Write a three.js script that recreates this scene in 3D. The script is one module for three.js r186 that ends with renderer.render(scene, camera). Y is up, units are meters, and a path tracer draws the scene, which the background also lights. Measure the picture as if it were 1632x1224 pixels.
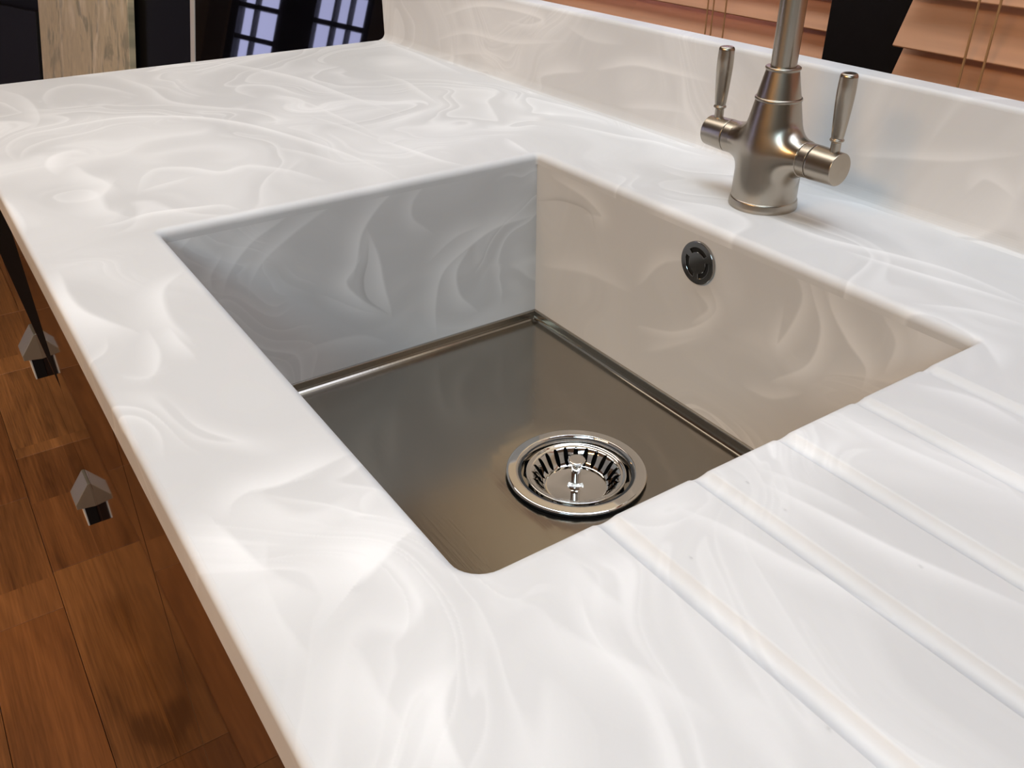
import * as THREE from 'three';
import { RoundedBoxGeometry } from 'three/addons/geometries/RoundedBoxGeometry.js';
import { mergeGeometries, mergeVertices, toCreasedNormals } from 'three/addons/utils/BufferGeometryUtils.js';
import { RectAreaLightUniformsLib } from 'three/addons/lights/RectAreaLightUniformsLib.js';

// ---------------------------------------------------------------- camera, sky, exposure
const scene = new THREE.Scene();
const TOP = 0.9;                                   // height of the worktop surface
const camera = new THREE.PerspectiveCamera(47.33, 1632 / 1224, 0.01, 60);
camera.rotation.order = 'YXZ';
camera.position.set(0.7031, TOP + 0.2604, 0.5073);
camera.rotation.set(-0.5493, 0.975, 0);
const renderer = new THREE.WebGLRenderer({ antialias: true });
renderer.toneMapping = THREE.LinearToneMapping;
renderer.toneMappingExposure = 0.92;
renderer.shadowMap.enabled = true;
renderer.shadowMap.type = THREE.PCFSoftShadowMap;
scene.background = new THREE.Color().setRGB(0.6, 0.62, 1.0);
scene.backgroundIntensity = 5.5;
RectAreaLightUniformsLib.init();
const CEIL = 2.5;
// ceiling fittings: x, z, sizes, colour, strength
const PANELS = [
  { x: 0.15, z: 0.1, w: 1.2, d: 0.6, c: [0.79, 0.92, 1.0], i: 5.2, label: 'neutral ceiling light panel straight above the sink' },
  { x: -0.95, z: 0.25, w: 1.2, d: 0.6, c: [1.0, 0.94, 0.86], i: 3.7, label: 'soft white ceiling light panel above the left end of the worktop' },
  { x: 0.55, z: -0.22, w: 1.2, d: 0.6, c: [0.72, 0.8, 1.0], i: 3.3, label: 'cool ceiling light panel close to the blinds on the window wall' },
  { x: 2.0, z: 2.2, w: 1.8, d: 1.2, c: [0.6, 0.84, 1.0], i: 7.3, label: 'large cool ceiling light panel far behind the right end of the worktop' },
  { x: 0.3, z: 2.7, w: 1.2, d: 0.8, c: [1.0, 0.6, 0.25], i: 20, label: 'bright amber ceiling light panel near the front window wall' },
];

// ---------------------------------------------------------------- helpers
let seed = 7;
const rnd = () => { seed = (seed * 1664525 + 1013904223) >>> 0; return seed / 4294967296; };
const rr = (a, b) => a + (b - a) * rnd();
const used = new Map();
function numbered(n) { const k = used.get(n) || 0; used.set(n, k + 1); return k ? n + '_' + String(k).padStart(3, '0') : n; }
function thing(name, label, category, pos = [0, 0, 0], group) {
  const g = new THREE.Group(); g.name = numbered(name); g.position.set(...pos);
  g.userData = { label, category }; if (group) g.userData.group = group;
  scene.add(g); return g;
}
function struct(name, parent) {
  const g = new THREE.Group(); g.name = name; g.userData = { kind: 'structure' }; (parent || scene).add(g); return g;
}
const shared = (o) => { o.castShadow = true; o.receiveShadow = true; return o; };
function part(name, geo, mat, parent, label) {
  const m = shared(new THREE.Mesh(geo, mat)); m.name = name; if (label) m.userData.label = label;
  parent.add(m); return m;
}
const box = (w, h, d, x = 0, y = 0, z = 0) => new THREE.BoxGeometry(w, h, d).translate(x, y, z);
const rbox = (w, h, d, r, x = 0, y = 0, z = 0, s = 2) => new RoundedBoxGeometry(w, h, d, s, r).translate(x, y, z);
const merge = (list) => mergeGeometries(list.map((g) => { const k = g.index ? g.toNonIndexed() : g; for (const a of Object.keys(k.attributes)) if (!['position', 'normal', 'uv'].includes(a)) k.deleteAttribute(a); return k; }));
const lathe = (pts, seg = 64) => new THREE.LatheGeometry(pts.map(([r, y]) => new THREE.Vector2(r, y)), seg);
// round the corners of a lathe profile: pts = [r, y, roundness]
function roundProfile(pts, n = 5) {
  const out = [];
  pts.forEach((p, i) => {
    const q = p[2] || 0;
    if (!q || i === 0 || i === pts.length - 1) { out.push([p[0], p[1]]); return; }
    const a = pts[i - 1], b = pts[i + 1];
    const la = Math.hypot(a[0] - p[0], a[1] - p[1]), lb = Math.hypot(b[0] - p[0], b[1] - p[1]);
    const s = Math.min(q, la * 0.49), e = Math.min(q, lb * 0.49);
    const A = [p[0] + (a[0] - p[0]) * s / la, p[1] + (a[1] - p[1]) * s / la], B = [p[0] + (b[0] - p[0]) * e / lb, p[1] + (b[1] - p[1]) * e / lb];
    for (let k = 0; k <= n; k++) { const t = k / n, u = 1 - t; out.push([u * u * A[0] + 2 * u * t * p[0] + t * t * B[0], u * u * A[1] + 2 * u * t * p[1] + t * t * B[1]]); }
  });
  return out;
}
// gridded surface from a function of (i, j)
function gridGeo(nu, nv, f, uvf, flip = false) {
  const pos = [], uv = [], idx = [];
  for (let j = 0; j <= nv; j++) for (let i = 0; i <= nu; i++) { const p = f(i, j); pos.push(p[0], p[1], p[2]); const t = uvf ? uvf(p, i, j) : [i / nu, j / nv]; uv.push(t[0], t[1]); }
  for (let j = 0; j < nv; j++) for (let i = 0; i < nu; i++) {
    const a = j * (nu + 1) + i, b = a + 1, c = a + nu + 1, d = c + 1;
    if (flip) idx.push(a, b, d, a, d, c); else idx.push(a, d, b, a, c, d);
  }
  const g = new THREE.BufferGeometry();
  g.setAttribute('position', new THREE.Float32BufferAttribute(pos, 3)); g.setAttribute('uv', new THREE.Float32BufferAttribute(uv, 2)); g.setIndex(idx);
  g.computeVertexNormals(); return g;
}

// ---------------------------------------------------------------- noise and textures
const PERM = new Uint8Array(512);
{ const p = [...Array(256).keys()]; for (let i = 255; i > 0; i--) { const j = Math.floor(rnd() * (i + 1)); [p[i], p[j]] = [p[j], p[i]]; } for (let i = 0; i < 512; i++) PERM[i] = p[i & 255]; }
const HASH = new Float32Array(256).map(() => rnd());
function vnoise(x, y) {
  const xi = Math.floor(x), yi = Math.floor(y), fx = x - xi, fy = y - yi;
  const u = fx * fx * fx * (fx * (fx * 6 - 15) + 10), v = fy * fy * fy * (fy * (fy * 6 - 15) + 10);
  const X = xi & 255, Y = yi & 255, X1 = (X + 1) & 255, Y1 = (Y + 1) & 255;
  const a = HASH[PERM[X + PERM[Y]]], b = HASH[PERM[X1 + PERM[Y]]], c = HASH[PERM[X + PERM[Y1]]], d = HASH[PERM[X1 + PERM[Y1]]];
  return (a + (b - a) * u) * (1 - v) + (c + (d - c) * u) * v;
}
function fbm(x, y, o = 4) { let s = 0, a = 0.5, n = 0; for (let i = 0; i < o; i++) { s += a * vnoise(x, y); n += a; x = x * 2.03 + 17.3; y = y * 2.03 - 9.1; a *= 0.5; } return s / n; }
const smooth = (a, b, x) => { const t = Math.min(1, Math.max(0, (x - a) / (b - a))); return t * t * (3 - 2 * t); };
const toS = (c) => 255 * (c <= 0.0031308 ? 12.92 * c : 1.055 * Math.pow(c, 1 / 2.4) - 0.055);
function texture(w, h, f, srgb = true) {
  const d = new Uint8Array(w * h * 4);
  for (let j = 0; j < h; j++) for (let i = 0; i < w; i++) {
    const c = f(i, j), k = (j * w + i) * 4;
    for (let n = 0; n < 3; n++) d[k + n] = Math.max(0, Math.min(255, Math.round(srgb ? toS(c[n]) : 255 * c[n])));
    d[k + 3] = 255;
  }
  const t = new THREE.DataTexture(d, w, h, THREE.RGBAFormat);
  t.wrapS = t.wrapT = THREE.RepeatWrapping; t.magFilter = THREE.LinearFilter; t.minFilter = THREE.LinearMipmapLinearFilter; t.generateMipmaps = true;
  t.colorSpace = srgb ? THREE.SRGBColorSpace : THREE.NoColorSpace; t.needsUpdate = true; return t;
}

// veins of the marbled solid surface: [narrow side mm, wide side mm, strength, then points in mm]
const VEINS_TOP = [
[2.5,9,1,-256,434,-297,438,-334,431,-362,408,-366,388,-373,354,-377,314,-359,275,-324,235,-270,203,-190,178,-108,159,-37,152,-10,151],
[2,8,0.7,-260,433,-305,419,-325,395,-333,357,-350,320,-332,266],
[5,22,1,-195,411,-236,411,-262,400,-269,384,-240,368],
[5,24,1,-226,390,-185,389,-139,378,-109,392,-74,395,-56,389,-40,400],
[2,14,0.8,-103,361,-149,343,-163,327,-151,303,-120,280,-125,255,-94,229,-47,212],
[2,12,0.6,-106,359,-113,339,-122,303],
[2,10,0.7,-378,152,-428,159,-454,142,-430,113,-374,103,-328,90],
[2,12,0.7,-612,268,-511,246,-416,242,-354,202,-319,171,-272,159],
[2,14,0.8,-651,154,-581,110,-459,68,-334,55,-254,44,-211,40],
[2,10,0.9,-37,410,-37,391,-45,367,-37,329,-31,310,-14,301],
[2.5,26,1.1,44,452,82,455,115,452,141,442,163,431],
[3,14,0.8,89,378,110,398,145,407,170,408,194,405],
[2,10,0.6,-488,369,-529,365,-571,346,-579,321,-543,293,-471,268],
[2,16,0.6,-602,404,-544,387,-458,385,-400,394,-340,425],
[4,16,0.8,-165,463,-118,459,-69,458,-52,460],
[1.5,8,0.6,-377,140,-345,115,-228,104,-141,99],
[1.5,8,0.5,-174,211,-129,190,-58,170],
[1.5,7,0.5,-290,137,-200,117,-103,107],
[1.5,10,0.6,-406,-35,-361,-42,-294,-31,-211,-15],
[2,9,0.8,-138,109,-83,99,-32,90,-9,81],
[2,8,0.8,-62,-4,-7,6],
[2,9,0.8,-75,-86,-39,-99,0,-110,35,-125,80,-129,122,-137],
[2,12,0.6,-610,-143,-488,-139,-353,-126],
[2,14,0.9,360,373,363,399,364,413,361,427,366,437,374,440],
[3,20,1,376,447,394,445,413,441,424,436],
[4,30,1.2,433,385,438,398,446,411],
[2,10,0.6,410,390,398,385,395,379,397,373],
[6,26,0.6,361,427,379,423,392,417,397,403,390,384],
[2,8,0.7,166,423,203,426,226,436,226,443,220,449],
[2,10,0.7,157,410,190,411,217,409],
[5,22,0.6,403,449,428,437,443,427,451,413],
[2.5,16,0.9,504,396,515,410,527,417,543,420,553,420],
[4,22,0.6,494,358,516,356,542,346,579,335],
[4,22,0.6,473,426,502,430,532,426],
[3,18,0.6,388,426,414,439,444,445,476,443],
[1.5,7,0.8,201,-55,260,-55,308,-57,357,-73,398,-82,433,-80,456,-76],
[1.5,6,0.8,335,-49,386,-58,425,-66,459,-71],
[1.5,7,0.6,417,-13,444,-35,474,-44],
[2,9,0.6,228,-126,283,-146,340,-156,414,-151],
[2,10,0.7,470,273,505,259,541,252,575,241,599,240],
[1.5,8,0.8,487,221,526,214,560,208,609,194],
[1.5,8,0.5,477,215,501,206,535,200],
[2,10,0.7,463,139,501,140,539,134,571,128],
[2,9,0.6,481,78,507,66,537,68],
[4,20,0.6,479,328,509,331,528,324]];
const VEINS_LEFT = [
[2,12,1,150,-1,179,-19,198,-41,207,-71,218,-85,205,-106,177,-130],
[2,14,1,189,-45,183,-69,180,-98,174,-127],
[2,14,1,1,-64,51,-67,87,-82,115,-101,125,-134,125,-168],
[2,12,0.9,81,-80,99,-103,96,-131,77,-152],
[2,10,0.7,57,-60,98,-66,129,-85],
[2,9,0.7,217,-5,266,-28,296,-49,307,-69,306,-84],
[2,14,0.9,263,-9,301,-27,324,-51,332,-72],
[2,9,0.8,341,-5,360,-20],
[2,10,0.8,323,-30,338,-47,339,-61],
[2,10,0.6,125,-4,144,-22,145,-38,127,-54],
[3,14,0.6,292,-148,262,-142,209,-145,181,-159],
[2,10,0.6,241,-92,206,-117,179,-130]];
const SEAMS_LEFT = [
[1,4,0.9,191,-50,194,-69,200,-87,198,-106,178,-128]];
const VEINS_BACK = [
[2,14,1,356,-4,365,-22,384,-40,402,-54,402,-72],
[2,10,0.9,337,-1,348,-19,360,-41,356,-72,324,-104],
[2,10,0.8,327,-5,339,-22,334,-50,323,-71,323,-42],
[2,9,0.8,247,-48,258,-66,246,-85,212,-109,168,-122],
[2,9,0.6,234,-59,250,-69,232,-91],
[2,10,0.7,404,-10,419,-25,415,-56],
[2,10,0.7,29,-17,83,-23,106,-34,84,-38],
[2,9,0.6,163,-80,188,-50,220,-35],
[2,10,0.6,301,-121,326,-117,353,-100],
[3,14,0.5,183,-141,209,-123,254,-91],
[3,12,0.5,420,1,432,-12,431,-24],
[3,14,0.5,17,-115,88,-96,147,-93]];
const SEAMS_BACK = [
[0.8,3,0.8,4,-48,45,-36,88,-36,94,-47]];
const VEINS_UPSTAND = [
[2,10,0.9,-446,59,-356,82,-268,88,-208,84,-233,75,-298,72],
[2,9,0.7,-468,23,-387,44,-278,48,-161,66],
[2,12,0.6,-206,4,-211,16,-181,28,-129,38],
[2,9,0.8,-97,46,-41,61,12,63,76,63],
[2,12,0.5,-483,-4,-359,22,-267,23,-257,11],
[2,9,0.5,-55,13,17,25,66,29],
[2,10,0.4,-170,86,-119,76,-61,78],
[2,10,0.6,357,33,366,46,381,44,396,36],
[2,8,0.6,256,36,298,45,345,55,390,70]];
const SPECKS_TOP = [[0.5,0.7,1.5,489.2,225.5,490.0,225.8],
[0.5,0.7,1.5,513.4,226.6,514.2,226.9],
[0.5,0.7,1.5,571.0,208.0,571.8,208.3],
[0.5,0.7,1.5,588.6,184.1,589.4,184.4],
[0.5,0.7,1.5,512.3,285.0,513.1,285.3],
[0.5,0.7,1.5,601.6,306.0,602.4,306.3]];
// one sheet of the marbled material: x0, y0, size in metres -> texture whose uv is (metres - origin) / size
function sheet(x0, y0, sx, sy, w, h, veins, seams, off) {
  const V = new Float32Array(w * h), D = new Float32Array(w * h);
  const px = w / sx, py = h / sy;
  const draw = (list, buf) => {
    for (const s of list) {
      const [n, wd, amp] = s, P = [];
      for (let k = 3; k < s.length; k += 2) P.push(new THREE.Vector3(s[k] / 1000, s[k + 1] / 1000, 0));
      const cv = new THREE.CatmullRomCurve3(P, false, 'centripetal'), len = cv.getLength(), N = Math.max(len < 0.002 ? 2 : 24, Math.ceil(len / 0.0035));
      const q = cv.getSpacedPoints(N);
      for (let k = 0; k < N; k++) {
        const a = q[k], b = q[k + 1], dx = b.x - a.x, dy = b.y - a.y, L = Math.hypot(dx, dy) || 1e-6, t = (k + 0.5) / N;
        const tap = Math.pow(Math.sin(Math.PI * Math.min(1, Math.max(0, 0.04 + 0.92 * t))), 0.7);
        const nn = n / 1000 * (0.5 + 0.5 * tap), ww = wd / 1000 * (0.35 + 0.65 * tap), R = Math.max(ww, nn) * 2.6;
        const i0 = Math.max(0, Math.floor((Math.min(a.x, b.x) - R - x0) * px)), i1 = Math.min(w - 1, Math.ceil((Math.max(a.x, b.x) + R - x0) * px));
        const j0 = Math.max(0, Math.floor((Math.min(a.y, b.y) - R - y0) * py)), j1 = Math.min(h - 1, Math.ceil((Math.max(a.y, b.y) + R - y0) * py));
        for (let j = j0; j <= j1; j++) for (let i = i0; i <= i1; i++) {
          const x = x0 + (i + 0.5) / px - a.x, y = y0 + (j + 0.5) / py - a.y;
          const u = Math.max(0, Math.min(1, (x * dx + y * dy) / (L * L))), ex = x - u * dx, ey = y - u * dy;
          const r = Math.hypot(ex, ey), side = (dx * y - dy * x) > 0;
          const v = amp * tap * (side ? Math.exp(-Math.pow(r / ww, 1.4) * 1.1) : Math.exp(-Math.pow(r / nn, 2)));
          if (v > buf[j * w + i]) buf[j * w + i] = v;
        }
      }
    }
  };
  draw(veins, V); draw(seams, D);
  return texture(w, h, (i, j) => {
    const x = x0 + (i + 0.5) / px + off, y = y0 + (j + 0.5) / py + off * 0.7;
    // poured streaks: noise drawn out along a twice-warped flow
    const wx = fbm(x * 4.2 + 3, y * 4.2 + 8, 3) - 0.5, wy = fbm(x * 4.2 + 31, y * 4.2 - 5, 3) - 0.5;
    const X = x + 0.42 * wx, Y = y + 0.42 * wy;
    const vx = fbm(X * 7 + 60, Y * 7 + 2, 2) - 0.5, vy = fbm(X * 7 - 40, Y * 7 + 77, 2) - 0.5;
    const sx2 = X + 0.14 * vx, sy2 = Y + 0.14 * vy;
    const f = fbm(sx2 * 3.2 + 5, sy2 * 11 + 5, 3), f2 = fbm(sx2 * 6 - 15, sy2 * 26 + 5, 3);
    const m = fbm(X * 4 - 9, Y * 7 + 4, 3), m2 = fbm(X * 6 + 19, Y * 6 - 44, 2);
    // one-sided wisps: a slow rise and a quick fall across the flow
    const wisp = (q, n) => { const t = q * n - Math.floor(q * n); return t < 0.86 ? Math.pow(t / 0.86, 2.2) : 1 - smooth(0.86, 1, t); };
    let wv = 0.26 * smooth(0.35, 0.65, m) + 0.42 * wisp(f, 5) * smooth(0.42, 0.62, m2) + 0.22 * wisp(f2, 5) * smooth(0.5, 0.68, m) + 0.25 * (f2 - 0.5);
    const k = j * w + i;
    wv = Math.max(wv, wv * 0.45 + V[k] * 0.72);
    wv = Math.min(1, Math.max(-0.1, wv)) - 0.55 * D[k];
    const A = MARBLE.low, B = MARBLE.high;
    return [A[0] + (B[0] - A[0]) * wv, A[1] + (B[1] - A[1]) * wv, A[2] + (B[2] - A[2]) * wv];
  });
}
const MARBLE = { low: [0.575, 0.568, 0.56], high: [0.84, 0.834, 0.825] };
const solid = (map) => new THREE.MeshPhysicalMaterial({ map, roughness: 0.48, ior: 1.45 });

const woodTex = texture(1024, 512, (i, j) => {
  const x = i / 1024, y = j / 512;                        // 1.2 m by 0.45 m
  const bend = fbm(x * 3, y * 4, 3) * 1.3 + fbm(x * 1.2 + 9, y * 2, 2) * 1.6;
  const rings = fbm((y * 9 + bend * 2.2), x * 1.1 + 3, 3);
  const fine = fbm(x * 8, y * 190, 3), pore = fbm(x * 30 + 4, y * 260, 2);
  const dark = smooth(0.60, 0.85, fbm(x * 5 + 40, y * 7 + bend, 3));
  let k = 0.5 + 0.75 * (rings - 0.5) + 0.45 * (fine - 0.5) + 0.3 * (pore - 0.5) - 0.35 * dark;
  k = Math.max(0.08, Math.min(1, k));
  return [0.075 + 0.25 * k, 0.027 + 0.103 * k, 0.008 + 0.033 * k];
});
const stoneTex = texture(512, 1024, (i, j) => {
  const x = i / 512, y = j / 1024, wx = fbm(x * 6, y * 8, 3) - 0.5;
  const n = fbm(x * 9 + wx * 2, y * 13 + 3, 4), s = fbm(x * 36 + wx * 5, y * 34 + 11, 4), p = fbm(x * 70, y * 80 + 7, 3);
  const g = smooth(0.45, 0.66, s) * smooth(0.3, 0.55, n), w = smooth(0.5, 0.75, fbm(x * 22 + 9 + wx * 3, y * 11, 3));
  const k = 0.9 + 0.2 * (p - 0.5);
  return [k * (0.68 - 0.28 * g + 0.14 * w), k * (0.585 - 0.22 * g + 0.14 * w), k * (0.39 - 0.14 * g + 0.15 * w)];
});
const brushTex = texture(512, 512, (i, j) => { const v = 0.5 + 0.9 * (fbm(i / 512 * 5, j / 512 * 420, 3) - 0.5) + 0.4 * (fbm(i / 512 * 12 + 5, j / 512 * 190, 2) - 0.5); return [v, v, v]; }, false);
const slatTex = texture(512, 64, (i, j) => {
  const n = fbm(i / 512 * 3, j / 64 * 14, 3), b = fbm(i / 512 * 1.5 + 7, j / 64 * 3, 2), k = 0.85 + 0.35 * (n - 0.5) + 0.3 * (b - 0.5);
  return [0.55 * k, 0.285 * k, 0.16 * k];
});

// ---------------------------------------------------------------- materials
const M = {
  wall: new THREE.MeshStandardMaterial({ color: new THREE.Color().setRGB(0.22, 0.17, 0.12), roughness: 0.9 }),
  ceiling: new THREE.MeshStandardMaterial({ color: new THREE.Color().setRGB(0.42, 0.39, 0.35), roughness: 0.95 }),
  black: new THREE.MeshPhysicalMaterial({ color: new THREE.Color().setRGB(0.006, 0.0055, 0.006), roughness: 0.55, ior: 1.4 }),
  blackGloss: new THREE.MeshPhysicalMaterial({ color: new THREE.Color().setRGB(0.003, 0.003, 0.005), roughness: 0.02, ior: 1.9 }),
  charcoal: new THREE.MeshPhysicalMaterial({ color: new THREE.Color().setRGB(0.005, 0.0042, 0.0045), roughness: 0.5, specularIntensity: 0.4 }),
  greyEdge: new THREE.MeshStandardMaterial({ color: new THREE.Color().setRGB(0.55, 0.53, 0.5), roughness: 0.5 }),
  stone: new THREE.MeshPhysicalMaterial({ map: stoneTex, roughness: 0.45 }),
  door: new THREE.MeshPhysicalMaterial({ color: new THREE.Color().setRGB(0.03, 0.012, 0.006), roughness: 0.03, ior: 1.6 }),
  carcass: new THREE.MeshStandardMaterial({ color: new THREE.Color().setRGB(0.012, 0.009, 0.008), roughness: 0.7 }),
  nickel: new THREE.MeshPhysicalMaterial({ color: new THREE.Color().setRGB(0.43, 0.38, 0.315), metalness: 1, roughness: 0.28, anisotropy: 0.55 }),
  nickelPlain: new THREE.MeshPhysicalMaterial({ color: new THREE.Color().setRGB(0.43, 0.38, 0.315), metalness: 1, roughness: 0.27, anisotropy: 0.6 }),
  steel: new THREE.MeshPhysicalMaterial({ color: new THREE.Color().setRGB(0.36, 0.33, 0.285), metalness: 1, roughness: 0.18, anisotropy: 0.6, anisotropyRotation: 0, bumpMap: brushTex, bumpScale: 0.00003 }),
  chrome: new THREE.MeshPhysicalMaterial({ color: new THREE.Color().setRGB(0.72, 0.70, 0.67), metalness: 1, roughness: 0.05 }),
  darkChrome: new THREE.MeshPhysicalMaterial({ color: new THREE.Color().setRGB(0.36, 0.355, 0.345), metalness: 1, roughness: 0.1 }),
  rubber: new THREE.MeshStandardMaterial({ color: new THREE.Color().setRGB(0.01, 0.01, 0.01), roughness: 0.7 }),
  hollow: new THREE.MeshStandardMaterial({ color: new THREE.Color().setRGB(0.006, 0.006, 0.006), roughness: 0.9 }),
  slat: new THREE.MeshStandardMaterial({ map: slatTex, roughness: 0.55 }),
  cord: new THREE.MeshStandardMaterial({ color: new THREE.Color().setRGB(0.36, 0.19, 0.075), roughness: 0.8 }),
  frame: new THREE.MeshStandardMaterial({ color: new THREE.Color().setRGB(0.02, 0.018, 0.018), roughness: 0.5 }),
  glass: new THREE.MeshPhysicalMaterial({ color: 0xffffff, transmission: 1, thickness: 0, roughness: 0, ior: 1.5 }),
  handle: new THREE.MeshPhysicalMaterial({ color: new THREE.Color().setRGB(0.55, 0.55, 0.47), metalness: 0.8, roughness: 0.38 }),
  drawer: new THREE.MeshPhysicalMaterial({ color: new THREE.Color().setRGB(0.005, 0.0045, 0.005), roughness: 0.9, specularIntensity: 0.15 }),
  pale: new THREE.MeshStandardMaterial({ color: new THREE.Color().setRGB(0.78, 0.74, 0.68), roughness: 0.4 }),
};
const woodTones = [[1.15, 1.15, 1.15], [1.0, 0.96, 0.92], [1.28, 1.32, 1.3], [1.06, 1.0, 0.94]].map((t) => new THREE.MeshPhysicalMaterial({ map: woodTex, color: new THREE.Color().setRGB(...t), roughness: 0.35 }));

// ---------------------------------------------------------------- room shell
const X0 = -4.2, X1 = 4.2, Z1 = 3.2, ZB = -0.56, T = 0.12;
{
  const f = struct('floor');
  part('subfloor', box(X1 - X0 + 2 * T, 0.1, Z1 + 1.4, (X0 + X1) / 2, -0.062, (Z1 - 0.9) / 2), M.carcass, f);
  const W = 0.127, rest = [];
  const x0 = -2.3, x1 = 0.9, z0 = 0.2, z1 = 1.35;
  const plank = (a, b, c, d) => {                      // x from a to b, z from c to d
    const g = rbox(b - a - 0.0008, 0.012, d - c - 0.0008, 0.0008, (a + b) / 2, -0.006, (c + d) / 2, 1), p = g.attributes.position, uv = g.attributes.uv, u0 = rnd(), v0 = rnd();
    for (let i = 0; i < p.count; i++) uv.setXY(i, u0 + p.getX(i) / 1.2, v0 + p.getZ(i) / 0.45);
    return g;
  };
  let row = 0;
  for (let z = ZB - 0.3; z < Z1; z += W, row++) {
    let x = X0 - rnd() * 0.5;
    while (x < X1) {
      const l = rr(0.34, 0.62), near = x + l > x0 && x < x1 && z > z0 && z < z1, tone = Math.floor(rnd() * 4);
      const g = plank(x, x + l, z, z + W);
      if (near) part('plank', g, woodTones[tone], f); else rest.push(g);
      x += l;
    }
  }
  const far = part('far_planks', merge(rest), woodTones[0], f); far.userData.kind = 'stuff';
}
part('ceiling', box(X1 - X0 + 2 * T, T, Z1 - ZB + 2 * T, 0, CEIL + T / 2, (Z1 + ZB) / 2), M.ceiling, scene).userData.kind = 'structure';
part('wall_right', box(T, CEIL, Z1 - ZB + 2 * T, X1 + T / 2, CEIL / 2, (Z1 + ZB) / 2), M.wall, scene).userData.kind = 'structure';
part('wall_left', box(T, CEIL, Z1 - ZB + 2 * T, X0 - T / 2, CEIL / 2, (Z1 + ZB) / 2), M.wall, scene).userData.kind = 'structure';
const wallBackMat = new THREE.MeshStandardMaterial({ color: new THREE.Color().setRGB(0.74, 0.63, 0.46), roughness: 0.9 });
// a wall with window openings along x: holes [xa, xb, ya, yb]
function wallX(name, z, holes, mat) {
  const L = [];
  let x = X0;
  for (const [a, b, c, d] of holes) {
    L.push(box(a - x, CEIL, T, (a + x) / 2, CEIL / 2, z), box(b - a, c, T, (a + b) / 2, c / 2, z), box(b - a, CEIL - d, T, (a + b) / 2, (CEIL + d) / 2, z)); x = b;
  }
  L.push(box(X1 - x, CEIL, T, (X1 + x) / 2, CEIL / 2, z));
  part(name, merge(L), mat, scene).userData.kind = 'structure';
}
const BACK = [[-1.0, -0.1, 0.86, 1.42], [0.4, 1.5, 0.86, 1.42]], FRONT = [[-4.05, -3.0, 0.5, 2.1]];
wallX('wall_back', ZB - T / 2, BACK, wallBackMat);
wallX('wall_front', Z1 + T / 2, FRONT, M.wall);
function windowX(n, z, [a, b, c, d], cols, rows, bar) {
  const w = struct('window_' + n), fr = [], cx = (a + b) / 2, cy = (c + d) / 2;
  fr.push(box(b - a, 0.06, 0.07, cx, c + 0.03, z), box(b - a, 0.06, 0.07, cx, d - 0.03, z), box(0.06, d - c - 0.12, 0.07, a + 0.03, cy, z), box(0.06, d - c - 0.12, 0.07, b - 0.03, cy, z));
  part('window_frame', merge(fr), M.frame, w);
  part('window_pane', box(b - a - 0.1, d - c - 0.1, 0.006, cx, cy, z), M.glass, w);
  for (let i = 1; i < cols; i++) part('glazing_bar', box(i === Math.round(cols * 0.55) ? 0.2 : bar, d - c - 0.12, 0.05, a + (b - a) * i / cols, cy, z), M.frame, w);
  for (let j = 1; j < rows; j++) part('glazing_bar', box(b - a - 0.12, bar * 1.5, 0.045, cx, c + (d - c) * j / rows, z), M.frame, w);
}
windowX(1, ZB - T / 2, BACK[0], 1, 1, 0.03);
windowX(2, ZB - T / 2, BACK[1], 1, 1, 0.03);
windowX(3, Z1 + T / 2, FRONT[0], 1, 8, 0.02);
for (const [x, w] of [[-3.87, 0.012], [-3.56, 0.27], [-3.29, 0.016], [-3.18, 0.012]]) part('glazing_bar', box(w, 1.48, 0.05, x, 1.3, Z1 + T / 2), M.frame, scene.getObjectByName('window_3'));
{
  // black pier between the two blinds
  const p = struct('trim_1');
  part('pier', rbox(0.30, 0.66, 0.17, 0.003, 0.193, 0.86 + 0.33, -0.445), M.charcoal, p);
}

// ---------------------------------------------------------------- ceiling lights
let lightProto = null;
for (const P of PANELS) {
  const t = thing('ceiling_light', P.label, 'ceiling light', [P.x, CEIL - 0.012, P.z], undefined);
  const fr = [box(P.w + 0.05, 0.024, 0.025, 0, 0, P.d / 2 + 0.0125), box(P.w + 0.05, 0.024, 0.025, 0, 0, -P.d / 2 - 0.0125), box(0.025, 0.024, P.d, P.w / 2 + 0.0125, 0, 0), box(0.025, 0.024, P.d, -P.w / 2 - 0.0125, 0, 0)];
  part('light_frame', merge(fr), M.pale, t);
  const em = new THREE.MeshStandardMaterial({ color: 0xffffff, emissive: new THREE.Color().setRGB(...P.c), emissiveIntensity: P.e === undefined ? 0.8 : P.e, roughness: 0.6 });
  part('diffuser', box(P.w, 0.008, P.d, 0, 0.006, 0), em, t);
  const l = new THREE.RectAreaLight(new THREE.Color().setRGB(...P.c), P.i, P.w, P.d);
  l.name = 'panel_light'; l.position.set(P.x, CEIL - 0.016, P.z); l.rotation.x = -Math.PI / 2; scene.add(l);
}

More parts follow.
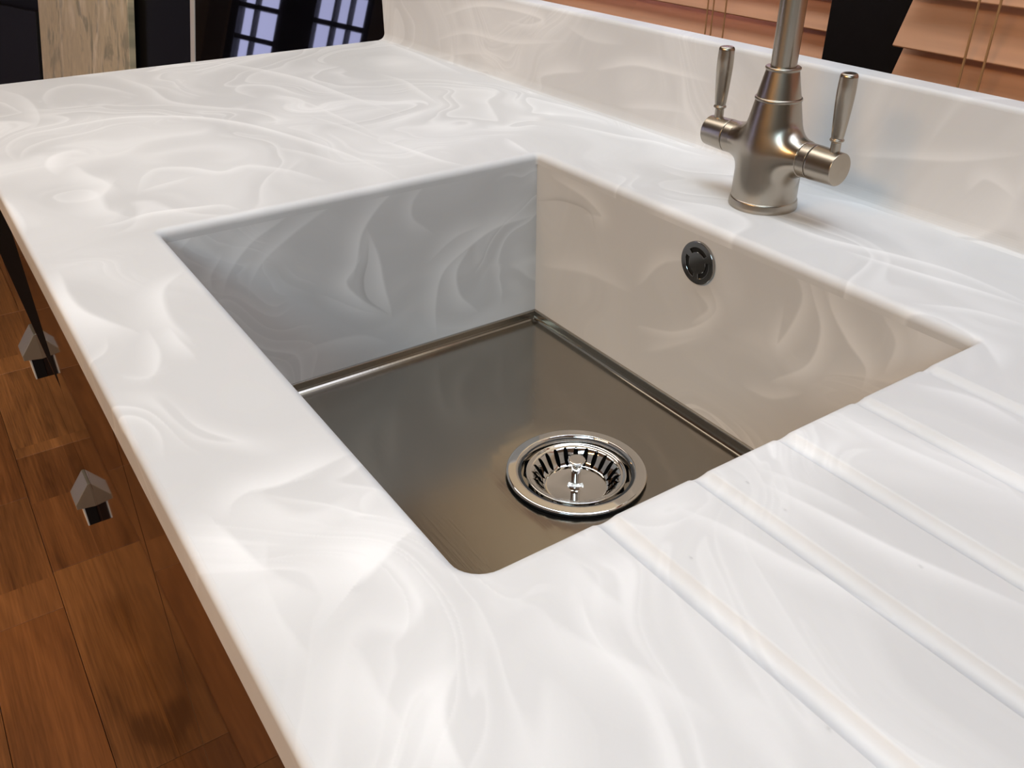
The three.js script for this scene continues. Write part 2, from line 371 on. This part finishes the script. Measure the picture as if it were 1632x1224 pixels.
// ---------------------------------------------------------------- worktop: slab, upstand and the sink's solid-surface walls
const SL = 0.4687, SW = 0.37, SD = 0.173, ZF = 0.4632, ZU = -0.1548, XL = -0.6347, XR = 1.35, THK = 0.032, UPH = 0.1, UPT = 0.024;
const GROOVES = [0.3055, 0.2464, 0.1866, 0.1242, 0.0623], GW = 0.014, GD = 0.0036;
const grooveAt = (x, z) => {
  if (x < SL - 0.01) return 0;
  for (const g of GROOVES) { const t = (g - z) / GW; if (t > 0 && t < 1) { const s = Math.sin(Math.PI * t); return -GD * Math.pow(s, 1.0); } }
  return 0;
};
const TX = { x0: -0.75, y0: -0.22, sx: 2.2, sy: 0.76 };
const topMat = solid(sheet(TX.x0, TX.y0, TX.sx, TX.sy, 2048, 1024, VEINS_TOP, SPECKS_TOP, 0));
const uvTop = (x, z) => [(x - TX.x0) / TX.sx, (z - TX.y0) / TX.sy];
const worktop = thing('worktop', 'white marbled solid surface worktop with grey swirls and drainer grooves around the sink', 'worktop', [0, TOP, 0]);
{
  const R = 0.007, E = 0.03, EDGE = 0.004, CORN = [0.003, 0.003, 0.004, 0.014]; // back-left, back-right, front-left, front-right
  // perimeter of the hole, anticlockwise seen from above with the outward (into the slab) direction
  const per = [];                                    // {x, z, nx, nz, ox, oz}
  const side = (ax, az, bx, bz, nx, nz, list) => list.forEach((t) => { const x = ax + (bx - ax) * t, z = az + (bz - az) * t; per.push({ x, z, nx, nz, ox: x + nx * E, oz: z + nz * E }); });
  const corner = (cx, cz, r, a0, sx, sz) => {        // arc about (cx, cz), angle from a0 over -90 deg, outer square corner direction (sx, sz)
    const n = 8;
    for (let k = 1; k < n; k++) {
      const a = a0 - Math.PI / 2 * k / n, nx = Math.cos(a), nz = Math.sin(a), m = 1 / Math.max(Math.abs(nx), Math.abs(nz));
      per.push({ x: cx + nx * r, z: cz + nz * r, nx, nz, ox: cx + nx * m * (r + E), oz: cz + nz * m * (r + E) });
    }
  };
  const lin = (n) => [...Array(n + 1).keys()].map((k) => k / n);
  const [c0, c1, c2, c3] = CORN;
  // right side samples follow the grooves
  const zs = new Set(); for (const g of GROOVES) for (let k = 0; k <= 10; k++) zs.add(+(g - GW * k / 10).toFixed(5));
  const rightZ = [c1, ...[...zs].sort((a, b) => a - b), SW - c3], rightT = rightZ.map((z) => (z - c1) / (SW - c3 - c1));
  side(SL, SW - c3, SL, c1, 1, 0, rightT.map((t) => 1 - t).reverse());   // right, going to the back
  corner(SL - c1, c1, c1, 0, 1, -1);
  side(SL - c1, 0, c0, 0, 0, -1, lin(24));
  corner(c0, c0, c0, -Math.PI / 2, -1, -1);
  side(0, c0, 0, SW - c2, -1, 0, lin(24));
  corner(c2, SW - c2, c2, Math.PI, -1, 1);
  side(c2, SW, SL - c3, SW, 0, 1, lin(24));
  corner(SL - c3, SW - c3, c3, Math.PI / 2, 1, 1);
  const N = per.length, K = 8, geos = [];
  // rim: rounded edge then down the wall a little; ring out to a rectangle
  const rows = [];
  for (let k = 0; k <= K; k++) { const a = Math.PI / 2 * k / K; rows.push({ off: R - R * Math.cos(a), dy: -R + R * Math.sin(a) }); }
  const rim = gridGeo(N, K + 2, (i, j) => {
    const p = per[i % N];
    if (j === 0) return [p.x, -R - 0.004, p.z];
    if (j <= K + 1) { const q = rows[j - 1], x = p.x + p.nx * q.off, z = p.z + p.nz * q.off; return [x, q.dy + grooveAt(x + p.nx * 0.012, z) * (j - 1) / K, z]; }
    return [p.ox, grooveAt(p.ox, p.oz), p.oz];
  }, (p) => uvTop(p[0], p[2]));
  geos.push(rim);
  // the flat field: four strips of grid around the hole's rectangle
  const ZC = ZU + 0.010;                             // foot of the cove
  const field = (xa, xb, za, zb, nx, zlist) => {
    const zz = zlist || [za, zb];
    geos.push(gridGeo(nx, zz.length - 1, (i, j) => { const x = xa + (xb - xa) * i / nx, z = zz[j]; return [x, grooveAt(x, z), z]; }, (p) => uvTop(p[0], p[2])));
  };
  const hx0 = -E, hx1 = SL + E, hz0 = -E, hz1 = SW + E, xe = XL + EDGE, ze = ZF - EDGE;
  field(xe, hx0, ZC, ze, 8, [ZC, hz0, 0.1, 0.25, hz1, ze]);
  field(hx0, hx1, ZC, hz0, 8); field(hx0, hx1, hz1, ze, 8);
  field(hx1, XR, ZC, ze, 2, [ZC, hz0, ...rightZ.filter((z) => z > hz0 && z < hz1), hz1, ze]);
  // front edge and left edge: rounded, down, under
  const edge = (n, f, uvf, flip) => geos.push(gridGeo(1, n, f, uvf, flip));
  const prof = []; for (let k = 0; k <= 6; k++) { const a = Math.PI / 2 * k / 6; prof.push([EDGE * Math.sin(a), -EDGE + EDGE * Math.cos(a)]); }
  for (let k = 0; k <= 4; k++) { const a = Math.PI / 2 * k / 4; prof.push([EDGE - 0.002 + 0.002 * Math.cos(a), -THK + 0.002 - 0.002 * Math.sin(a)]); }
  prof.push([-0.03, -THK]);
  edge(prof.length - 1, (i, j) => [i ? XR : xe, prof[j][1], ze + prof[j][0]], (p, i, j) => uvTop(p[0], ze + prof[j][0] - prof[j][1]));
  edge(prof.length - 1, (i, j) => [xe - prof[j][0], prof[j][1], i ? ZC : ze], (p, i, j) => uvTop(xe - prof[j][0] + prof[j][1], p[2]), true);
  // outer corner
  geos.push(gridGeo(6, prof.length - 1, (i, j) => { const a = Math.PI / 2 * i / 6; return [xe - Math.sin(a) * prof[j][0], prof[j][1], ze + Math.cos(a) * prof[j][0]]; }, (p) => uvTop(p[0], p[2]), true));
  // right end and underside
  geos.push(gridGeo(1, 1, (i, j) => [XR, j ? -THK : 0, i ? ze : ZC], (p) => uvTop(p[0], p[2])));
  const under = (xa, xb, za, zb) => geos.push(gridGeo(1, 1, (i, j) => [i ? xb : xa, -THK, j ? zb : za], (p) => uvTop(p[0], p[2]), true));
  under(xe, -0.013, ZC, ze); under(SL + 0.013, XR, ZC, ze); under(-0.013, SL + 0.013, ZC, -0.013); under(-0.013, SL + 0.013, SW + 0.013, ze);
  let g = merge(geos); g.deleteAttribute('normal'); const uvKeep = g;
  g = mergeVertices(g, 1e-5); g.computeVertexNormals();
  part('worktop_slab', g, topMat, worktop);
  // upstand with its coved foot
  const UX = { x0: -0.7, y0: -0.03, sx: 2.1, sy: 0.2 };
  const upMat = solid(sheet(UX.x0, UX.y0, UX.sx, UX.sy, 2048, 256, VEINS_UPSTAND, [], 5.3));
  const up = [], cr = 0.010;
  for (let k = 0; k <= 8; k++) { const a = Math.PI / 2 * k / 8; up.push([ZU + cr - cr * Math.sin(a), cr - cr * Math.cos(a)]); }
  const er = 0.004;
  for (let k = 0; k <= 6; k++) { const a = Math.PI / 2 * k / 6; up.push([ZU - er + er * Math.cos(a), UPH - er + er * Math.sin(a)]); }
  up.push([ZU - UPT + 0.001, UPH], [ZU - UPT, UPH - 0.001], [ZU - UPT, -THK], [ZU + cr, -THK]);
  const sh = new THREE.Shape(up.map(([z, y]) => new THREE.Vector2(z, y)));
  let ug = new THREE.ExtrudeGeometry(sh, { depth: XR - XL, bevelEnabled: false });
  ug.rotateY(-Math.PI / 2).translate(XR, 0, 0);       // shape x -> z, depth -> -x
  ug = toCreasedNormals(ug, 0.6);
  { const p = ug.attributes.position, uv = ug.attributes.uv, n = ug.attributes.normal;
    for (let i = 0; i < p.count; i++) { const x = p.getX(i), y = p.getY(i), z = p.getZ(i); uv.setXY(i, (x - UX.x0) / UX.sx, (y - (n.getY(i) > 0.9 ? z - ZU : 0) - UX.y0) / UX.sy); } }
  part('upstand', ug, upMat, worktop);

  // ---- sink: walls below the rim, and the steel base
  const sink = thing('kitchen_sink', 'undermounted square sink with marbled walls and a brushed steel floor', 'sink', [0, TOP, 0]);
  const wallT = 0.012, y0 = -R - 0.004, y1 = -SD;
  const leftMat = solid(sheet(-0.02, -0.2, 0.42, 0.21, 1024, 512, VEINS_LEFT, SEAMS_LEFT, 9.1));
  const backMat = solid(sheet(-0.02, -0.2, 0.52, 0.21, 1024, 512, VEINS_BACK, SEAMS_BACK, 14.7));
  const wl = (name, a, b, fix, axis, mat, sizeU) => {
    const h = y0 - y1, cyy = (y0 + y1) / 2;
    const g = axis === 'x' ? box(wallT, h, b - a, fix, cyy, (a + b) / 2) : box(b - a, h, wallT, (a + b) / 2, cyy, fix);
    const p = g.attributes.position, uv = g.attributes.uv;
    for (let i = 0; i < p.count; i++) uv.setXY(i, ((axis === 'x' ? p.getZ(i) : p.getX(i)) + 0.02) / sizeU, (p.getY(i) + 0.2) / 0.21);
    part(name, g, mat, sink);
  };
  wl('sink_wall', -wallT, SW + wallT, -wallT / 2, 'x', leftMat, 0.42);
  wl('sink_wall', -wallT, SW + wallT, SL + wallT / 2, 'x', leftMat, 0.42);
  wl('sink_wall', 0, SL, -wallT / 2, 'z', backMat, 0.52);
  wl('sink_wall', 0, SL, SW + wallT / 2, 'z', backMat, 0.52);
  // steel tray: lip at the wall foot, short side, bend, floor falling to the drain
  const DX = 0.2485, DZ = 0.1344, DR = 0.0600, yf = -SD - 0.0095;
  const nx = 80, nz = 64, prX = [], prZ = [];
  const tr = [[0, 0], [0.0016, 0.0004], [0.0028, 0], [0.0032, -0.0006], [0.0036, -0.006], [0.0042, -0.0082], [0.0056, -0.0095], [0.012, -0.0098]];
  const mk = (L) => { const a = tr.map((t) => t[0]), m = []; for (let k = 1; k < 56; k++) m.push(0.012 + (L - 0.024) * k / 56); return [...a, ...m, ...a.slice().reverse().map((t) => L - t)]; };
  const depth = (d) => { for (let k = 1; k < tr.length; k++) if (d <= tr[k][0]) { const a = tr[k - 1], b = tr[k]; return a[1] + (b[1] - a[1]) * (d - a[0]) / (b[0] - a[0]); } return tr[tr.length - 1][1]; };
  const gx = mk(SL), gz = mk(SW);
  let tray = gridGeo(gx.length - 1, gz.length - 1, (i, j) => {
    const x = gx[i], z = gz[j], d = Math.min(x, SL - x, z, SW - z);
    let y = -SD + depth(d);
    if (d > 0.012) {
      // four faint facets creased towards the drain
      const ex = x < DX ? (DX - x) / DX : (x - DX) / (SL - DX), ez = z < DZ ? (DZ - z) / DZ : (z - DZ) / (SW - DZ);
      y -= 0.002 * (1 - Math.max(ex, ez));
      const r = Math.hypot(x - DX, z - DZ); y -= 0.0012 * (1 - smooth(DR, DR + 0.012, r));
    }
    return [x, y, z];
  }, (p) => [p[0] / 0.3, p[2] / 0.3]);
  // cut the drain hole: drop the cells inside the flange
  { const id = tray.index.array, p = tray.attributes.position, keep = [];
    for (let k = 0; k < id.length; k += 3) { let inn = 0; for (let m = 0; m < 3; m++) if (Math.hypot(p.getX(id[k + m]) - DX, p.getZ(id[k + m]) - DZ) < 0.046) inn++; if (inn < 3) keep.push(id[k], id[k + 1], id[k + 2]); }
    tray.setIndex(keep); }
  tray = toCreasedNormals(tray, 0.5);
  part('steel_base', tray, M.steel, sink);
  sink.userData.drain = undefined;

  // ---- waste flange with gasket and pipe; basket strainer; overflow cover
  const yd = TOP - SD - 0.0098 - 0.0030;
  const waste = thing('sink_waste', 'round polished chrome waste flange set in the steel sink floor', 'sink drain', [DX, yd, DZ]);
  part('gasket', lathe(roundProfile([[0.046, 0.0], [0.0575, 0.0, 0.001], [0.0575, 0.0032, 0.001], [0.046, 0.0032]])), M.rubber, waste);
  part('flange', lathe(roundProfile([[0.0435, -0.05], [0.0435, -0.006, 0.003], [0.0452, -0.0015, 0.003], [0.0487, 0.0047, 0.0024], [0.0500, 0.0053, 0.001], [0.0572, 0.0050, 0.0008], [0.0585, 0.0042, 0.0006], [0.0585, 0.0032, 0.0004], [0.046, 0.0030]]), 96), M.chrome, waste);
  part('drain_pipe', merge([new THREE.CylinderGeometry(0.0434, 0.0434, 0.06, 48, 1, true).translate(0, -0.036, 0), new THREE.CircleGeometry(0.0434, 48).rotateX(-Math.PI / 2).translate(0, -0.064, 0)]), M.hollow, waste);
  const bk = thing('basket_strainer', 'polished chrome strainer basket with slots and a central knob, seated in the waste', 'strainer', [DX, yd, DZ]);
  // rim of the basket, then ribs between the slots, then dished bottom
  const prB = (r) => { // height of the basket sheet over radius
    if (r > 0.0372) return 0.0008; const t = Math.min(1, (0.0372 - r) / 0.0108); return 0.0008 - 0.0125 * (t * t * (3 - 2 * t) * 0.7 + 0.3 * t);
  };
  part('basket_rim', lathe(roundProfile([[0.0372, 0.0008], [0.0392, 0.0010, 0.001], [0.0407, 0.0022, 0.0014], [0.0420, 0.0022, 0.001], [0.0420, -0.002, 0.0005], [0.0372, -0.0004]]), 96), M.chrome, bk);
  const NS = 24, rIn = 0.0262, rOut = 0.0376, rc = (rIn + rOut) / 2 + 0.0002, hl = 0.0053, w0 = 0.0021;
  const ribGeo = (() => {
    const nr = 14, ns = 4, th = 0.0009, half = Math.PI / NS;
    const gap = (r) => { const t = (r - rc) / hl; return Math.abs(t) < 1 ? w0 * Math.pow(1 - t * t, 0.5) / r : 0.0; };
    const P = (i, j, dy) => { const r = rIn + (rOut - rIn) * j / nr, a0 = -half + gap(r), a1 = half - gap(r), a = a0 + (a1 - a0) * i / ns; return [Math.cos(a) * r, prB(r) + dy, Math.sin(a) * r]; };
    const top = gridGeo(ns, nr, (i, j) => P(i, j, 0)), bot = gridGeo(ns, nr, (i, j) => P(i, j, -th), null, true);
    const sa = gridGeo(1, nr, (i, j) => P(0, j, i ? 0 : -th)), sb = gridGeo(1, nr, (i, j) => P(ns, j, i ? 0 : -th), null, true);
    return merge([top, bot, sa, sb]);
  })();
  for (let k = 0; k < NS; k++) { const m = part('basket_rib', ribGeo, M.chrome, bk); m.rotation.y = 2 * Math.PI * k / NS; }
  part('basket_bottom', lathe([[0.0001, -0.0125], [0.010, -0.0126], [0.0240, -0.0123], [0.0262, prB(0.0262)], [0.0262, prB(0.0262) - 0.001], [0.0240, -0.0136], [0.0001, -0.0138]], 72), M.chrome, bk);
  part('knob', lathe(roundProfile([[0.0068, -0.0126], [0.0050, -0.0110, 0.002], [0.0039, -0.0085, 0.002], [0.0039, 0.0118, 0.0005], [0.0070, 0.0128, 0.0012], [0.0074, 0.0142, 0.0010], [0.0066, 0.0150, 0.0010], [0.0001, 0.0150]]), 40), M.chrome, bk);

  const ov = thing('overflow_cover', 'small round dark chrome overflow cover with three curved slots on the marbled sink wall', 'overflow', [0.2325, TOP - 0.0338, 0]);
  const disc = new THREE.Shape(); disc.absarc(0, 0, 0.018, 0, 2 * Math.PI, false);
  for (let k = 0; k < 3; k++) {
    const a = Math.PI / 2 + k * 2 * Math.PI / 3, h = 0.84, h0 = new THREE.Path();
    h0.absarc(0, 0, 0.0136, a - h, a + h, false); h0.absarc(0, 0, 0.0090, a + h, a - h, true); h0.closePath(); disc.holes.push(h0);
  }
  const dg = new THREE.ExtrudeGeometry(disc, { depth: 0.0016, bevelEnabled: true, bevelSize: 0.0005, bevelThickness: 0.0006, bevelSegments: 3, curveSegments: 48 });
  part('cover_plate', dg.translate(0, 0, 0.0008), M.darkChrome, ov);
  part('cavity', new THREE.CylinderGeometry(0.0165, 0.0165, 0.0012, 40).rotateX(Math.PI / 2).translate(0, 0, 0.0007), M.hollow, ov);
}

// ---------------------------------------------------------------- mixer tap
{
  const tap = thing('mixer_tap', 'brushed nickel two lever mixer tap standing behind the sink', 'tap', [0.2266, TOP, -0.0749]);
  part('base_ring', lathe(roundProfile([[0.0001, 0], [0.0288, 0, 0.0006], [0.0288, 0.0022, 0.0008], [0.0279, 0.0075, 0.001], [0.0262, 0.0082, 0.0005], [0.0200, 0.0082]]), 72), M.nickelPlain, tap);
  // body: a turned bottle with two arms blended in, meshed from its distance field
  const bp = [[0.007, 0.0272], [0.02, 0.0271], [0.035, 0.0266], [0.047, 0.0257], [0.058, 0.0241], [0.068, 0.0222], [0.078, 0.0201], [0.0885, 0.0179]];
  const curve = new THREE.SplineCurve(bp.map(([y, r]) => new THREE.Vector2(y, r)));
  const LUT = curve.getPoints(200);
  const rad = (y) => { if (y <= LUT[0].x) return LUT[0].y; for (let k = 1; k < LUT.length; k++) if (y <= LUT[k].x) { const a = LUT[k - 1], b = LUT[k]; return a.y + (b.y - a.y) * (y - a.x) / (b.x - a.x); } return LUT[LUT.length - 1].y - (y - 0.0885) * 0.2; };
  const AY = 0.0478, smin = (a, b, k) => { const h = Math.max(k - Math.abs(a - b), 0) / k; return Math.min(a, b) - h * h * k / 4; };
  const sdf = (x, y, z) => {
    const body = (Math.hypot(x, z) - rad(y)) * 0.97, ar = Math.hypot(y - AY, z), ra = 0.0137 + 0.0016 * (1 - smooth(0.024, 0.046, Math.abs(x)));
    return smin(body, Math.max(ar - ra, Math.abs(x) - 0.0365), 0.012);
  };
  // naive surface nets
  const lo = [-0.0375, 0.0065, -0.031], st = 0.00125, n = [60, 67, 50];
  const F = new Float32Array((n[0] + 1) * (n[1] + 1) * (n[2] + 1)), id3 = (i, j, k) => (k * (n[1] + 1) + j) * (n[0] + 1) + i;
  for (let k = 0; k <= n[2]; k++) for (let j = 0; j <= n[1]; j++) for (let i = 0; i <= n[0]; i++) F[id3(i, j, k)] = sdf(lo[0] + i * st, lo[1] + j * st, lo[2] + k * st);
  const cell = new Map(), pos = [], uvs = [], idx = [];
  for (let k = 0; k < n[2]; k++) for (let j = 0; j < n[1]; j++) for (let i = 0; i < n[0]; i++) {
    let c = 0, sx = 0, sy = 0, sz = 0;
    for (let e = 0; e < 12; e++) {
      const ax = e >> 2, u = e & 1, v = (e >> 1) & 1, a = [0, 0, 0], b = [0, 0, 0];
      a[(ax + 1) % 3] = b[(ax + 1) % 3] = u; a[(ax + 2) % 3] = b[(ax + 2) % 3] = v; b[ax] = 1;
      const fa = F[id3(i + a[0], j + a[1], k + a[2])], fb = F[id3(i + b[0], j + b[1], k + b[2])];
      if ((fa < 0) !== (fb < 0)) { const t = fa / (fa - fb); sx += a[0] + (b[0] - a[0]) * t; sy += a[1] + (b[1] - a[1]) * t; sz += a[2] + (b[2] - a[2]) * t; c++; }
    }
    if (c) { cell.set(id3(i, j, k), pos.length / 3); pos.push(lo[0] + (i + sx / c) * st, lo[1] + (j + sy / c) * st, lo[2] + (k + sz / c) * st); }
  }
  for (let k = 1; k < n[2]; k++) for (let j = 1; j < n[1]; j++) for (let i = 1; i < n[0]; i++) {
    for (let ax = 0; ax < 3; ax++) {
      const b = [i, j, k]; b[ax]++; const fa = F[id3(i, j, k)], fb = F[id3(...b)];
      if ((fa < 0) === (fb < 0)) continue;
      const q = [[0, 0], [1, 0], [1, 1], [0, 1]].map(([u, v]) => { const c = [i, j, k]; c[(ax + 1) % 3] -= u; c[(ax + 2) % 3] -= v; return cell.get(id3(...c)); });
      if (q.some((v) => v === undefined)) continue;
      if (fa < 0) idx.push(q[0], q[1], q[2], q[0], q[2], q[3]); else idx.push(q[0], q[2], q[1], q[0], q[3], q[2]);
    }
  }
  const nor = [], h = 0.0004;
  for (let v = 0; v < pos.length; v += 3) {
    let x = pos[v], y = pos[v + 1], z = pos[v + 2], g;
    for (let it = 0; it < 3; it++) {
      g = [sdf(x + h, y, z) - sdf(x - h, y, z), sdf(x, y + h, z) - sdf(x, y - h, z), sdf(x, y, z + h) - sdf(x, y, z - h)];
      const l = Math.hypot(...g) || 1; g = g.map((q) => q / l);
      if (Math.abs(x) > 0.0358) break;
      const d = sdf(x, y, z); x -= g[0] * d; y -= g[1] * d; z -= g[2] * d;
    }
    pos[v] = x; pos[v + 1] = y; pos[v + 2] = z; nor.push(...g); uvs.push(Math.atan2(z, x) / (2 * Math.PI), y * 6);
  }
  const g = new THREE.BufferGeometry();
  g.setAttribute('position', new THREE.Float32BufferAttribute(pos, 3)); g.setAttribute('normal', new THREE.Float32BufferAttribute(nor, 3)); g.setAttribute('uv', new THREE.Float32BufferAttribute(uvs, 2)); g.setIndex(idx);
  part('body', g, M.nickelPlain, tap);
  part('neck', lathe(roundProfile([[0.0170, 0.0875], [0.0186, 0.0875, 0.0006], [0.0190, 0.0888, 0.0008], [0.0186, 0.0900, 0.0006], [0.0176, 0.0902, 0.0003], [0.0131, 0.1108, 0.0005], [0.0136, 0.1112, 0.0005], [0.0142, 0.1122, 0.0008], [0.0136, 0.1134, 0.0006], [0.0102, 0.1136]]), 64), M.nickel, tap);
  const sp = new THREE.CatmullRomCurve3([[0, 0.11, 0], [0, 0.2, 0], [0, 0.30, 0], [0, 0.36, 0.03], [0, 0.385, 0.09], [0, 0.36, 0.15], [0, 0.30, 0.175]].map((p) => new THREE.Vector3(...p)), false, 'catmullrom', 0.35);
  part('spout', mergeGeometries([new THREE.TubeGeometry(sp, 120, 0.0102, 40)]), M.nickelPlain, tap);
  for (const s of [-1, 1]) {
    // arm end: seat ring, dark joint, turned cap
    const cap = lathe(roundProfile([[0.0110, 0.0452], [0.0136, 0.0452, 0.0003], [0.0138, 0.0462, 0.0003], [0.0129, 0.0692, 0.0008], [0.0001, 0.0694]]), 56).rotateZ(-s * Math.PI / 2).translate(0, AY, 0);
    part('arm_cap', cap, M.nickelPlain, tap);
    part('arm_ring', lathe(roundProfile([[0.0100, 0.0362], [0.0137, 0.0362, 0.0003], [0.0137, 0.0446, 0.0003], [0.0100, 0.0446]]), 56).rotateZ(-s * Math.PI / 2).translate(0, AY, 0), M.nickelPlain, tap);
    part('arm_joint', lathe([[0.0128, 0.044], [0.0128, 0.0458]], 40).rotateZ(-s * Math.PI / 2).translate(0, AY, 0), M.rubber, tap);
    const lv = part('lever', lathe(roundProfile([[0.0040, 0.0575], [0.0038, 0.0680, 0.001], [0.0054, 0.0686, 0.0007], [0.0056, 0.0698, 0.0007], [0.0046, 0.0708, 0.0006], [0.0050, 0.0740, 0.001], [0.0059, 0.0850, 0.004], [0.0068, 0.1000, 0.004], [0.0069, 0.1080, 0.003], [0.0066, 0.1170, 0.001], [0.0056, 0.1188, 0.0012], [0.0001, 0.1192]]), 40).translate(0, 0, 0), M.nickelPlain, tap);
    lv.position.set(s * 0.0615, 0, 0);
  }
}

// ---------------------------------------------------------------- base cabinets under the worktop
const ZD = ZF - 0.005;
{
  const H0 = TOP - THK, cab = (name, label, xa, xb) => {
    const t = thing(name, label, 'cabinet', [xa, 0, 0]);
    const w = xb - xa;
    const c = [box(0.018, H0 - 0.14, 0.5, 0.009, 0.12 + (H0 - 0.14) / 2, ZD - 0.275), box(0.018, H0 - 0.14, 0.5, w - 0.009, 0.12 + (H0 - 0.14) / 2, ZD - 0.275), box(w, 0.018, 0.5, w / 2, 0.125, ZD - 0.275), box(w - 0.036, H0 - 0.14, 0.01, w / 2, 0.12 + (H0 - 0.14) / 2, ZD - 0.52)];
    part('carcass', merge(c), M.carcass, t);
    part('plinth', box(w, 0.12, 0.018, w / 2, 0.06, ZD - 0.07), M.carcass, t);
    return t;
  };
  const front = (t, name, xa, xb, ya, yb, mat, label) => part(name, rbox(xb - xa - 0.0006, yb - ya - 0.002, 0.018, 0.0012, (xa + xb) / 2 - t.position.x, (ya + yb) / 2, ZD - 0.009), mat, t, label);
  const yTop = H0 - 0.004, yBot = 0.14;
  const hood = (() => { // sloping hood of the pull in section (z out of the door, y up)
    const s = new THREE.Shape([[0, 0.0], [0.0015, 0.0], [0.0205, -0.025], [0.0205, -0.031], [0.0, -0.034]].map((p) => new THREE.Vector2(...p)));
    return new THREE.ExtrudeGeometry(s, { depth: 0.034, bevelEnabled: true, bevelSize: 0.0006, bevelThickness: 0.0006, bevelSegments: 2 }).rotateY(-Math.PI / 2).translate(0.017, 0, 0);
  })();
  const pull = (door, x, y) => {
    const t = door.parent, zz = ZD;
    const h = part('pull', hood, M.handle, door, 'satin nickel hooded pull'); h.position.set(x - t.position.x, y, zz);
    const b = part('pull_block', rbox(0.030, 0.030, 0.0125, 0.0006, 0, 0, 0), M.black, door, 'black block under the pull'); b.position.set(x - t.position.x, y - 0.047, zz + 0.00625);
    const f = part('pull_face', rbox(0.030, 0.030, 0.002, 0.0005, 0, 0, 0), M.pale, door, 'pale face of the block'); f.position.set(x - t.position.x, y - 0.047, zz + 0.0135);
  };
  const a = cab('base_cabinet', 'glossy brown cabinet at the left end with a matt black drawer above its door', -0.68, -0.25);
  front(a, 'drawer', -0.68, -0.25, TOP - 0.245, yTop, M.drawer, 'matt black drawer front');
  const dr = front(a, 'drawer', -0.68, -0.25, TOP - 0.385, TOP - 0.246, M.door, 'glossy brown drawer front');
  const d1 = front(a, 'door', -0.68, -0.25, yBot, TOP - 0.386, M.door);
  const b = cab('base_cabinet', 'glossy brown two door cabinet under the sink with a thin dark gap between its doors', -0.2494, 0.58);
  front(b, 'door', -0.2494, 0.1655, yBot, yTop, M.door);
  front(b, 'door', 0.1690, 0.58, yBot, yTop, M.door);
  const c = cab('base_cabinet', 'glossy brown single door cabinet at the far right under the drainer end of the worktop', 0.583, 1.33);
  front(c, 'door', 0.583, 1.33, yBot, yTop, M.door);
  pull(dr, -0.455, TOP - 0.262); pull(d1, -0.315, TOP - 0.408);
}

// ---------------------------------------------------------------- sample boards leaning in the display beyond the worktop's left end
{
  const n = new THREE.Vector3(0.28, 0.2, 0.94).normalize(), u = new THREE.Vector3(0, 1, 0).cross(n).normalize(), v = n.clone().cross(u);
  const board = (name, label, cat, P, ua, ub, va, vb, th, mat, edgeMat) => {   // P on the face; extents along u (right) and v (up)
    const t = thing(name, label, cat, P.toArray());
    t.quaternion.setFromRotationMatrix(new THREE.Matrix4().makeBasis(u, v, n));
    const g = rbox(ub - ua, vb - va, th, 0.0015, (ua + ub) / 2, (va + vb) / 2, -th / 2), p = g.attributes.position, uv = g.attributes.uv;
    for (let i = 0; i < p.count; i++) uv.setXY(i, p.getX(i) / 0.5 + 0.02, p.getY(i) / 1.6 + 0.55);
    part('panel', g, mat, t);
    if (edgeMat) part('edge_strip', rbox(0.016, vb - va, th + 0.004, 0.001, ua - 0.0085, (va + vb) / 2, -th / 2), edgeMat, t, 'pale grey edge strip');
    return t;
  };
  const at = (x, y, z) => new THREE.Vector3(x, TOP + y, z);
  const down = (P) => (P.y) / v.y - 0.004;             // how far the foot is below P along the board
  const G = at(-1.471, -0.05, -0.098);
  board('gloss_board', 'tall black high gloss sample board mirroring a barred window', 'sample board', G, 0, 0.82, -down(G), 0.5, 0.018, M.blackGloss, M.greyEdge);
  const S = at(-2.178, -0.2, 0.145);
  board('stone_board', 'beige speckled stone sample slab standing among the black boards', 'sample board', S, 0, 0.462, -down(S), 0.7, 0.018, M.stone, null);
  const K = at(-1.8, -0.1, -0.022);
  board('matt_board', 'wide matt charcoal sample board standing behind the beige stone slab', 'sample board', K, -1.1, 0.3, -down(K), 0.6, 0.018, M.charcoal, null);
  const B = at(-2.19, -0.127, 0.137);
  board('low_board', 'low black sample board left of the beige stone slab', 'sample board', B, -0.6, -0.002, -down(B), 0.0, 0.018, M.black, null);
}

// ---------------------------------------------------------------- wooden venetian blinds
function blind(label, xa, xb, z, yLow, pitch, nSl, tilt, slatW, cords, cz) {
  const t = thing('venetian_blind', label, 'blind', [(xa + xb) / 2, yLow, z]);
  const L = xb - xa, g = rbox(L, 0.003, slatW, 0.001), p = g.attributes.position, uv = g.attributes.uv;
  for (let i = 0; i < p.count; i++) uv.setXY(i, p.getX(i) / 0.8, p.getZ(i) / 0.1);
  for (let k = 0; k < nSl; k++) { const m = part('slat', g, M.slat, t); m.position.y = k * pitch; m.rotation.x = tilt; }
  for (const c of cords) part('cord', new THREE.CylinderGeometry(0.0011, 0.0011, nSl * pitch + 0.04, 8).translate(c - (xa + xb) / 2, nSl * pitch / 2 - 0.02, cz), M.cord, t);
  part('head_rail', rbox(L, 0.04, 0.05, 0.003, 0, nSl * pitch + 0.02, 0), M.slat, t);
}
blind('tan wooden venetian blind behind the tap, left of the black pier', -1.0, 0.10, -0.515, TOP - 0.001, 0.0405, 13, 0.96, 0.053, [-0.266, -0.255, -0.231], 0.024);
blind('tan wooden venetian blind at the far right, beyond the black pier', 0.2, 1.3, -0.265, TOP - 0.002, 0.0445, 11, 1.14, 0.056, [0.277, 0.295], 0.022);

renderer.render(scene, camera);
